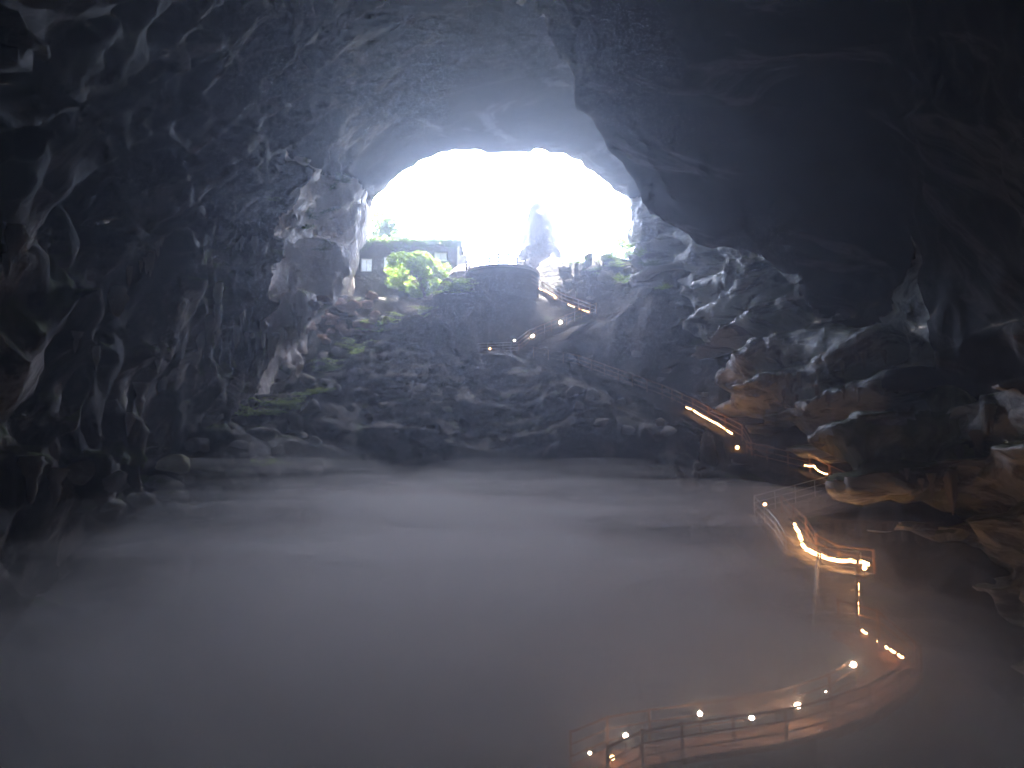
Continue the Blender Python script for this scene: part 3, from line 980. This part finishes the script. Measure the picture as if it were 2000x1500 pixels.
for a in [(1222, 1437, 27.2, 0.085, 0.9, 'white globe lamp on the left stretch of the pit walkway'),
          (1367, 1394, 28.6, 0.085, 1.4, 'white globe lamp above the middle of the pit walkway'),
          (1468, 1402, 29.2, 0.085, 0.9, 'white globe lamp beside the orange lit rock on the pit walkway'),
          (1558, 1378, 30.0, 0.11, 1.1, 'largest brightest white globe lamp on the pit walkway'),
          (1667, 1298, 31.6, 0.11, 1.8, 'white globe lamp standing highest on the pit walkway near the bend'),
          (1152, 1471, 26.6, 0.05, 0.9, 'small white lamp at the far left end of the pit walkway'),
          (1613, 1351, 31, 0.035, 1.2, 'tiny lamp between the two brightest globes by the bend')]:
    globe_lamp(*a)
for a in [(1196, 1480, 26.8, 0.085, 0.7, 'warm globe lamp lowest at the left end of the pit walkway', True),
          (1688, 1109, 38.3, 0.12, 0.6, 'warm globe lamp under the end of the brightest rope light', True),
          (1552, 1024, 43.7, 0.08, 0.8, 'warm globe lamp at the top of the brightest rope light', True),
          (1494, 985, 46.4, 0.10, 1.2, 'warm lamp alone on the left hairpin of the stair above the mist', True),
          (1440, 874, 54.8, 0.13, 0.8, 'warm lamp just below the straight slanting rope light', True),
          (1085, 581, 79.2, 0.14, 0.8, 'warm lamp at the lower end of the dim rope light below the platform', True),
          (1056, 572, 79.5, 0.08, 0.8, 'faint lamp beneath the dim rope light below the platform', True),
          (1135, 607, 78, 0.17, 0.8, 'brightest lamp at the corner of the upper stair', True),
          (1095, 629, 76.7, 0.15, 0.7, 'lamp left of the upper stair corner', False),
          (1040, 656, 75, 0.16, 0.8, 'lamp alone above the right end of the lower landing', False),
          (957, 681, 73.3, 0.10, 0.7, 'small lamp in the middle of the lower landing rail', True),
          (895, 663, 73.8, 0.08, 1.2, 'tiny lamp at the left end of the lower landing rail', False),
          (1005, 665, 73.9, 0.08, 1.0, 'tiny lamp at the right end of the lower landing rail', False)]:
    globe_lamp(*a)

# lower landing
la, lb = P(893, 697, 73.4), P(1012, 692, 73.9)
lc = (la + lb) / 2
t = thing('lower_landing', 'small stone lookout landing halfway up the dark mound', 'landing', lc)
MB().box((0, 0.6, -0.15), ((lb - la).length, 2.4, 0.3)).build('deck', M['concrete'], t)
for k in range(9):
    for c in range(3):
        w = (lb - la).length / 9
        MB().box((-(lb - la).length / 2 + w * (k + 0.5) + (0.1 if c % 2 else 0), -0.42 + random.uniform(-.04, .04), -0.55 - 0.42 * c), (w - 0.05, 0.4, 0.38)).build('stone', M['stone'], t)
railing([la + Vector((0, -0.5, 0)), lc + Vector((0, -0.55, 0)), lb + Vector((0, -0.5, 0))], 'pale glinting railing round the lower lookout landing', 'steel', 1.3, (0.3, 0.55, 0.8, 1.05))

# viewing platform with a curved stone retaining wall
pc = Vector((-1.0, 82.0, P(980, 536, 82).z))
pl = thing('viewing_platform', 'dark round stone viewing platform on the mound below the mouth', 'platform', pc)
MB().lathe([(3.5, -2.4), (3.55, -0.02), (3.3, 0.0)], n=32).build('core', M['mortar'], pl)
MB().lathe([(3.75, -0.16), (3.85, -0.14), (3.85, 0.06), (3.75, 0.08)], n=40).build('deck', M['concrete'], pl)
stone = MB().box((0, 0, 0), (0.30, 0.74, 0.36)).mesh('stone'); stone.materials.append(M['stone'])
for c in range(6):
    n = 30
    for k in range(n):
        a = math.pi + math.pi * (k + (0.5 if c % 2 else 0)) / n
        if a > 2 * math.pi: continue
        s = obj('stone', stone, None, pl, ((3.58 + random.uniform(-.03, .05)) * math.cos(a), (3.58 + random.uniform(-.03, .05)) * math.sin(a), -0.37 - 0.385 * c))
        s.rotation_euler = (random.uniform(-.03, .03), random.uniform(-.03, .03), a); s.scale = (1, 0.48 * random.uniform(.92, 1.04), random.uniform(.93, 1.03))
arc = [pc + Vector((3.7 * math.cos(a), 3.7 * math.sin(a), 0.07)) for a in [R(178 + 14.5 * i) for i in range(10)]]
railing(arc, 'dark railing along the front edge of the viewing platform', 'darkpost', 1.2, (0.3, 0.65, 1.0), None, 2.6)
railing([pc + Vector((-3.0, 2.6, 0.07)), pc + Vector((0, 3.5, 0.07)), pc + Vector((2.6, 2.8, 0.07))], 'railing at the back of the viewing platform against the white sky', 'darkpost', 1.5, (0.5, 1.0), None, 2.6)
# parapet of the old walkway behind the mist
pa, pb = P(1600, 1040, 43.5), P(1835, 1048, 41)
pt = thing('parapet', 'pale low parapet showing through the mist below the mossy overhang', 'parapet', pa)
MB().bar((0, 0, 0.62), pb - pa + Vector((0, 0, 0.62)), 0.3, 0.14).build('coping', M['darkstone'], pt)
for k in range(9):
    q = (pb - pa) * ((k + 0.5) / 9)
    MB().box(q + Vector((0, 0, 0.05)), (0.28, 0.22, 1.0)).build('pier', M['darkstone'], pt)

# ------------------------------------------------------------------ house beyond the mouth
HX0, HX1, HY = -19.0, P(893, 500, 90).x, 90.0
HZ0, HZT = 19.0, P(800, 479, 90).z
hs = thing('house', 'dark low house with pale windows at the left of the cave mouth', 'house', ((HX0 + HX1) / 2, HY, HZ0))
hx = (HX0 + HX1) / 2


def hp(u, v, Y=HY):
    p = P(u, v, Y)
    return p.x - hx, p.z - HZ0


wins = [((706, 506), (727, 531)), ((750, 503), (771, 528)), ((849, 494), (873, 511))]
rects = []
for a, b in wins:
    x0, z1 = hp(*a); x1, z0 = hp(*b)
    rects.append((x0, x1, z0, z1))


def wall_holes(x0, x1, z0, z1, holes, y, th):
    m = MB()
    hs_ = sorted(holes)
    cur = x0
    for (a, b, c, d) in hs_:
        m.box(((cur + a) / 2, y, (z0 + z1) / 2), (a - cur, th, z1 - z0))
        m.box(((a + b) / 2, y, (z0 + c) / 2), (b - a, th, c - z0))
        m.box(((a + b) / 2, y, (d + z1) / 2), (b - a, th, z1 - d))
        cur = b
    m.box(((cur + x1) / 2, y, (z0 + z1) / 2), (x1 - cur, th, z1 - z0))
    return m


X0, X1, ZT_ = HX0 - hx, HX1 - hx, HZT - HZ0
wall_holes(X0, X1, 0, ZT_, rects, 0, 0.25).build('wall', M['housewall'], hs)
wall_holes(X0, X1, 0, ZT_, [(X0 + 0.6, X1 - 0.6, ZT_ - 3.6, ZT_ - 0.2)], 5, 0.25).build('wall', M['housewall'], hs)
for x in (X0 + 0.12, X1 - 0.12):
    MB().box((x, 2.5, ZT_ / 2), (0.24, 4.74, ZT_)).build('wall', M['housewall'], hs)
rf = MB().box((0, 2.4, ZT_ + 0.14), (X1 - X0 + 1.0, 6.6, 0.26)).build('roof', M['roofslab'], hs)
for k in range(9):
    MB().box((X0 + 0.7 + k * (X1 - X0 - 1.2) / 8, -0.45, ZT_ - 0.09), (0.14, 0.8, 0.16)).build('rafter', M['bark'], rf)
for (a, b, c, d) in rects:
    fr = MB()
    for z in (c + 0.03, d - 0.03): fr.box(((a + b) / 2, -0.05, z), (b - a, 0.2, 0.07))
    for x in (a + 0.035, (a + b) / 2, b - 0.035): fr.box((x, -0.05, (c + d) / 2), (0.07, 0.18, d - c - 0.14))
    f = fr.build('window', M['frame'], hs)
    for x0, x1 in ((a + .07, (a + b) / 2 - .035), ((a + b) / 2 + .035, b - .07)):
        MB().box(((x0 + x1) / 2, 0.0, (c + d) / 2), (x1 - x0, 0.02, d - c - 0.16)).build('pane', M['pane'], f)
# porch on the right end: white post and pale door screen
x, z1 = hp(889, 484); _, z0 = hp(889, 535)
MB().box((X1 + 0.12, -0.35, (z0 + z1) / 2), (0.2, 0.2, z1 - z0)).build('porch_post', M['whitepost'], hs)
x0, zt = hp(896, 498); x1, zb = hp(912, 522)
MB().box(((x0 + x1) / 2, 0.1, (zt + zb) / 2), (x1 - x0, 0.08, zt - zb)).build('porch_screen', M['frame'], hs)
# creeper over the roof edge
rr = np.random.RandomState(3)
pp = []
for k in range(5200):
    x = rr.uniform(HX0 - 0.4, HX1 + 0.6)
    e = vnoise(np.array([x * 0.9]), np.array([4.0]), np.array([1.0]))[0]
    pp.append((x, HY - 0.75 + rr.randn() * 0.25, HZT + 0.15 + abs(rr.randn()) * (0.25 + 0.5 * max(e, 0)) - rr.rand() ** 2 * (0.7 + 0.7 * e)))
tag(leaf_cloud('roof_creeper', pp, 0.14, M['leaf'], seed=3), 'green creeper trailing along the house roof edge', 'creeper')

# retaining wall under the house
wa, wb = P(668, 541, 88.0), P(776, 541, 88.0)
rw = thing('retaining_wall', 'dark stone retaining wall below the house windows', 'wall', (wa.x, 88.0, wa.z - 3.9))
LW = wb.x - wa.x
MB().box((LW / 2, 0.3, 1.9), (LW, 0.4, 3.8)).build('core', M['mortar'], rw)
MB().box((LW / 2, 0.2, 3.87), (LW + 0.2, 0.8, 0.14)).build('coping', M['stone'], rw)
blk = MB().box((0, 0, 0), (0.62, 0.3, 0.33)).mesh('stone'); blk.materials.append(M['stone'])
for c in range(11):
    for k in range(int(LW / 0.66)):
        q = obj('stone', blk, None, rw, (0.33 + 0.66 * k + (0.2 if c % 2 else 0), random.uniform(-.04, .04), 0.18 + 0.345 * c))
        q.scale = (random.uniform(.85, 1.03), 1, random.uniform(.9, 1.03))
# parasol beside the house
pp_ = P(908, 545, 85.5)
ps = thing('parasol', 'dark domed parasol between the house and the viewing platform', 'parasol', pp_)
MB().lathe([(0.05, -1.2), (0.05, 1.55)], n=8).build('pole', M['darkpost'], ps)
MB().lathe([(1.75, 0.35), (1.72, 0.45), (1.45, 0.95), (0.9, 1.35), (0.3, 1.55), (0.04, 1.62)], n=8).build('canopy', M['canopy'], ps)

# ------------------------------------------------------------------ rock pinnacle behind the platform
b0 = P(1056, 530, 91.5)
zt_ = P(1053, 386, 91.5).z - b0.z
prof = []
vv = []; ff = []
n, m = 28, 34
for i in range(m + 1):
    t_ = i / m
    r_ = np.interp(t_, [0, 0.25, 0.45, 0.7, 0.9, 1.0], [3.2, 2.5, 2.05, 1.55, 1.05, 0.45])
    for k in range(n):
        a = 2 * math.pi * k / n
        q = r_ * (1 + 0.16 * float(fbm(np.array([math.cos(a) * 1.5]), np.array([math.sin(a) * 1.5]), np.array([t_ * 4.5]), 3)[0]))
        vv.append((q * math.cos(a) - 0.25 * t_, q * math.sin(a), -0.8 + t_ * (zt_ + 0.8)))
for i in range(m):
    for k in range(n):
        a = i * n + k; b = i * n + (k + 1) % n
        ff.append((a, b, b + n, a + n))
ff.append(tuple(m * n + k for k in range(n)))
me = bpy.data.meshes.new('rock_pinnacle'); me.from_pydata(vv, [], ff); me.update()
tag(obj('rock_pinnacle', me, M['spire'], loc=b0), 'tall tapering rock pinnacle in the bright cave mouth', 'rock')

# ------------------------------------------------------------------ trees
tb_ = P(833, 602, 86.6)
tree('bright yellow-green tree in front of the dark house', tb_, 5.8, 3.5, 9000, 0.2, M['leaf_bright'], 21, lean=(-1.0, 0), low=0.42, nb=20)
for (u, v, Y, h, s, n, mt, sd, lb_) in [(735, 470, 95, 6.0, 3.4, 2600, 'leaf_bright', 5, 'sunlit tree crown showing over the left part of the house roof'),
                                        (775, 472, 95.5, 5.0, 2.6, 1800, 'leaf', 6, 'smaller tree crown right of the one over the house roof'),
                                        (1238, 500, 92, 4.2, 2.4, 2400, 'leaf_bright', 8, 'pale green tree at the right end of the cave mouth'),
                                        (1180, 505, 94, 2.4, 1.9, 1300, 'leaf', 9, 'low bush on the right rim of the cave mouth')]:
    p = P(u, v, Y); g = floor_at(p.x, p.y, 40)
    tree(lb_, (p.x, p.y, g), max(h, p.z - g + h * 0.75), s, n, 0.2, M[mt], sd, low=0.6)

# ------------------------------------------------------------------ ferns and moss tufts
for k, (u, v, s, ki) in enumerate([(500, 806, 1.1, 'y'), (530, 800, 1.3, 'y'), (555, 795, 1.2, 'y'), (570, 790, 1.0, 'y'), (545, 808, 1.0, 'y'), (515, 812, 1.0, 'y'), (582, 800, .9, 'y'), (488, 800, .8, 'y')]):
    fern(u, v, s, 'yellow-green fern in the patch below the left wall', 'ferns at the foot of the left wall', ki)
for u, v, s in [(470, 812, .9), (590, 782, .9), (610, 772, .8)]:
    fern(u, v, s, 'outlying fern beside the fern patch at the foot of the left wall', 'outlying ferns')
for u, v, s in [(690, 682, 0.9), (702, 676, 1.1), (714, 680, 0.9), (705, 690, 0.8)]:
    fern(u, v, s, 'bright fern in the small clump left of the dark ridge', 'clump left of the dark ridge')
for u, v, s in [(640, 712, 0.9), (652, 718, 1.0), (645, 725, 0.9), (630, 728, .9), (660, 708, .8)]:
    fern(u, v, s, 'fern in the clump just below the reddish rubble', 'clump below the rubble')
for u, v, s in [(720, 645, 0.8), (735, 640, 0.9), (752, 634, 0.9), (768, 626, 0.8), (785, 618, 0.8), (750, 648, 0.7)]:
    fern(u, v, s, 'fern in the strip climbing the gully under the bright tree', 'ferns in the gully under the tree')
for u, v, s in [(828, 612, 0.9), (824, 606, 0.8), (832, 620, 0.6)]:
    fern(u, v, s, 'bright leafy tuft in the notch of the dark ridge', 'tuft in the ridge notch')
for u, v, s in [(870, 570, 0.9), (882, 564, 1.0), (894, 560, 1.0), (905, 556, 0.9), (888, 574, 0.8), (900, 568, 0.9)]:
    fern(u, v, s, 'grassy fern on the green bank left of the viewing platform', 'green bank by the platform', 'y')
for u, v, s in [(505, 912, 0.7), (520, 910, 0.7), (480, 935, 0.5)]:
    fern(u, v, s, 'small fern low on the slope right of the yellow boulder', 'small ferns near the yellow boulder')
for u, v, s, ki in [(1130, 490, 0.9, 'g'), (1150, 500, 0.9, 'y'), (1175, 512, 0.9, 'g'), (1195, 520, 1.0, 'y'), (1215, 522, 0.9, 'y'), (1235, 512, 0.9, 'g'), (1255, 500, 0.8, 'y'), (1190, 545, 0.9, 'y'), (1212, 552, 0.9, 'y'), (1160, 530, 0.8, 'g'),
                    (1300, 566, 0.7, 'y'), (1140, 480, 0.8, 'g'), (1240, 480, 0.8, 'y'), (1270, 520, 0.8, 'g'), (1120, 515, 0.8, 'g')]:
    fern(u, v, s, 'fern on the mossy rock steps right of the pinnacle', 'ferns on the rock steps', ki)
for u, v, s in [(600, 425, 0.8), (620, 420, 0.9), (640, 428, 0.8), (660, 350, 0.6), (670, 358, 0.6), (640, 372, 0.6), (585, 445, 0.7), (520, 390, 0.6)]:
    fern(u, v, s, 'small plant rooted high on the pale buttress', 'plants on the buttress', 'g')

# ------------------------------------------------------------------ rocks
yl, yn = hit(335, 912)
yb = obj('boulder', rock_mesh(3, 4, 0.3, 0.62), M['yellowrock'], loc=yl + Vector((0, 0, 0.1)))
yb.scale = (0.95, 0.8, 0.85); yb.data.polygons.foreach_set('use_smooth', np.ones(len(yb.data.polygons), bool))
tag(yb, 'rounded yellowish lichen boulder low on the left slope', 'boulder')
for k in range(46):
    u = random.uniform(590, 735); v = random.uniform(585, 665) - (u - 660) * 0.25
    loc, nor = hit(u, v)
    if loc is None or loc.y > 92: continue
    rock('broken_rock', ROCK['red'], loc, random.uniform(0.3, 0.75), 'reddish broken rock in the rubble heap behind the dark ridge', 'reddish rubble rocks')
for (u0, u1, v0, v1, n, smin, smax_, lb_, gp) in [
        (380, 620, 770, 940, 26, .3, .8, 'grey boulder on the slope below the left wall ferns', 'boulders below the left wall'),
        (540, 700, 690, 770, 14, .3, .8, 'boulder on the rough slope left of the dark ridge', 'boulders left of the ridge'),
        (720, 900, 700, 820, 16, .25, .6, 'boulder on the dark slope below the ridge', 'boulders below the ridge'),
        (1120, 1380, 690, 860, 26, .25, .7, 'boulder on the dark slope around the long stair', 'boulders around the long stair'),
        (1100, 1330, 500, 600, 22, .3, .8, 'rock block on the steps right of the pinnacle', 'blocks right of the pinnacle'),
        (150, 420, 930, 1040, 16, .3, .8, 'half-hidden boulder in the mist at the foot of the left wall', 'boulders in the left mist'),
        (1340, 1500, 880, 990, 10, .3, .9, 'boulder on the slope between the rope lights', 'boulders between the rope lights'),
        (1250, 1640, 1330, 1400, 8, .3, .7, 'boulder behind the pit walkway', 'boulders behind the pit walkway')]:
    for k in range(n):
        loc, nor = hit(random.uniform(u0, u1), random.uniform(v0, v1))
        if loc is None or loc.y > 92: continue
        rock('boulder', ROCK['boulder'], loc, random.uniform(smin, smax_), lb_, gp)
loc, _ = hit(1385, 915)
so = rock('standing_stone', ROCK['boulder'], loc, 1.0, 'tall pale standing stone on the slope between the rope lights'); so.scale = (0.7, 0.6, 2.0); so['category'] = 'rock'; so.location.z = loc.z + 0.8
p = P(1450, 1378, 31.2)
lo = rock('ledge_rock', ROCK['red'], p, 1.0, 'long low reddish rock lit by lamps behind the pit walkway'); lo.scale = (2.6, 0.8, 0.55); lo.rotation_euler = (0, 0, 0.15); lo.location = p; lo['category'] = 'rock'

# ------------------------------------------------------------------ stalactites
ST = [([(305, 465, .9), (293, 480, 1.0), (283, 497, 1.0), (274, 512, .8), (262, 530, .8), (250, 540, .8), (240, 552, .7)], 'small pale stalactite in the slanting row high on the left wall', 'slanting row on the left wall', 1.0),
      ([(210, 575, 2.0), (185, 590, 1.8), (160, 560, 1.3), (130, 575, 1.2), (150, 585, 1.5), (115, 590, 1.0), (196, 610, 1.6)], 'whitish stalactite in the thick cluster on the left wall', 'thick whitish cluster', 1.1),
      ([(447, 462, .8), (465, 455, 1.0), (482, 462, 1.0), (497, 475, 1.1), (455, 480, .8)], 'short greenish stalactite on the wall left of the buttress', 'short ones left of the buttress', 0.8),
      ([(505, 655, 2.0), (520, 665, 3.4), (535, 660, 1.8), (550, 650, 1.2), (515, 640, 2.2)], 'long stalactite at the lower tip of the buttress', 'stalactites on the buttress tip', 0.9),
      ([(580, 610, 1.6), (586, 620, 1.8), (576, 600, 1.2)], 'thin dark stalactite right of the buttress tip', 'thin ones right of the tip', 0.6),
      ([(460, 640, 1.6), (475, 620, 1.4), (470, 660, 1.2), (485, 650, 1.0)], 'brownish stalactite just left of the buttress tip', 'brown ones left of the tip', 0.9),
      ([(400, 620, 1.8), (412, 600, 1.6), (425, 570, 1.6), (380, 670, 1.8), (390, 650, 1.5), (405, 640, 1.4), (370, 700, 1.4)], 'stalactite along the hanging rib in the middle of the left wall', 'rib in the middle', 1.0),
      ([(300, 700, 1.6), (285, 730, 1.8), (270, 760, 1.8), (310, 680, 1.4), (255, 790, 1.6), (320, 740, 1.4), (240, 830, 1.5), (220, 860, 1.5)], 'brown stalactite on the low rib of the left wall', 'low rib', 1.0),
      ([(170, 660, 1.3), (150, 665, 1.2), (135, 680, 1.0), (172, 690, 1.2)], 'stalactite hanging below the whitish cluster', 'below the whitish cluster', 0.9),
      ([(25, 830, 1.6), (45, 850, 1.9), (60, 870, 1.8), (80, 880, 1.5), (20, 880, 1.8), (70, 920, 1.4), (100, 940, 1.3), (110, 920, 1.2)], 'tan dripstone column at the far left edge above the mist', 'far left dripstone', 1.2),
      ([(10, 470, 1.3), (22, 475, 1.0), (5, 500, 1.0)], 'pale dripstone high at the far left edge', 'high far left dripstone', 1.0),
      ([(1950, 810, 1.4), (1938, 820, 1.9), (1915, 850, 1.4), (1880, 880, 1.2), (1850, 920, 1.6), (1820, 930, 1.3), (1790, 950, 1.2), (1760, 930, 1.0), (1700, 915, 0.9)], 'drooping mossy dripstone on the overhang at the right', 'dripstone on the mossy overhang', 0.9),
      ([(1510, 745, .8), (1535, 740, .9), (1560, 735, .9), (1585, 730, .9), (1610, 725, .8), (1640, 720, .9), (1670, 710, .9), (1700, 700, .8), (1725, 690, .9)], 'short pale dripstone under the middle ledge of the right wall', 'dripstone under the middle ledge', 0.9),
      ([(1530, 778, .7), (1560, 776, .8), (1590, 776, .8), (1620, 774, .8), (1650, 772, .8), (1690, 768, .7)], 'short dripstone under the lowest bright ledge of the right wall', 'dripstone under the lowest ledge', 0.9)]
for pts, lb_, gp, wd in ST:
    for u, v, L_ in pts:
        stalactite(u + random.uniform(-11, 11), v + random.uniform(-9, 9), L_ * random.uniform(.55, 1.3), lb_, gp, wd)


# ------------------------------------------------------------------ air
def box_mesh(name, lo, hi):
    c = [(a + b) / 2 for a, b in zip(lo, hi)]
    return MB().box(c, [b - a for a, b in zip(lo, hi)]).mesh(name)


tag(obj('haze', box_mesh('haze', (-48, -46, -17), (48, 154, 56)), M['haze']), kind='stuff')


def mist_lens(c, r, mat, seed):
    bm = bmesh.new()
    bmesh.ops.create_icosphere(bm, subdivisions=4, radius=1)
    me = bpy.data.meshes.new('mist')
    co = np.array([v.co[:] for v in bm.verts])
    n = fbm(co[:, 0] * 2.2 + seed, co[:, 1] * 2.2, co[:, 2] * 2.2 + seed, 3)
    for v, k in zip(bm.verts, n):
        v.co *= 1 + 0.3 * k
        v.co.x *= r[0]; v.co.y *= r[1]; v.co.z *= r[2]
    bm.to_mesh(me); bm.free()
    me.polygons.foreach_set('use_smooth', np.ones(len(me.polygons), bool))
    return tag(obj('mist', me, mat, loc=c), kind='stuff')


for k, (top, grow) in enumerate([(-4.2, 1.0), (-3.4, 0.98), (-2.6, 0.96), (-1.8, 0.93), (-1.0, 0.9), (-0.2, 0.86), (0.8, 0.8)]):   # the bank thins out upwards
    mist_lens((-3 + 1.5 * math.sin(2.1 * k), 31 + 1.3 * k, -9.5), (27 * grow, 27 * grow, top + 9.5), M['mist_layer'], 3 + 6.3 * k)
mist_lens((-9, 40, -1.8), (14, 13, 1.5), M['mist_low'], 4)
mist_lens((4, 44, -0.8), (15, 10, 1.2), M['mist_low'], 9)
mist_lens((-4, 33, -3.0), (12, 8, 1.2), M['mist_low'], 15)
mist_lens((-9, 46, -0.3), (11, 7, 0.9), M['mist_low'], 23)
mist_lens((-13, 24, -6.8), (13, 15, 4.4), M['mist_low'], 73)
mist_lens((0, 100, 41), (24, 5, 10), M['mist_low'], 31)  # mist bank added outside the mouth for its white glow
rw_ = random.Random(5)
for k in range(5):                                   # loose wisps over the bank
    mist_lens((rw_.uniform(-15, 12), rw_.uniform(36, 54), rw_.uniform(-0.9, 1.3)), (rw_.uniform(4, 9), rw_.uniform(3, 5), rw_.uniform(0.35, 0.9)), M['mist_low'], 40 + 3 * k)

# ------------------------------------------------------------------ labels: tell the members of small look-alike groups apart by their order in view
ORD = ['leftmost', 'second from left', 'third from left', 'fourth from left', 'fifth from left', 'sixth from left', 'seventh from left', 'eighth from left',
       'ninth from left', 'tenth from left', 'eleventh from left', 'twelfth from left', 'thirteenth from left', 'fourteenth from left', 'fifteenth from left', 'sixteenth from left']
groups = {}
for o in C.objects:
    if o.parent is None and o.get('group') and o.get('label'):
        groups.setdefault(o['label'], []).append(o)
for lb_, os_ in groups.items():
    if 1 < len(os_) <= 16:
        os_.sort(key=lambda o: o.location.x / o.location.y)
        for k, o in enumerate(os_):
            o['label'] = lb_ + ', ' + ('rightmost' if k == len(os_) - 1 else ORD[k])
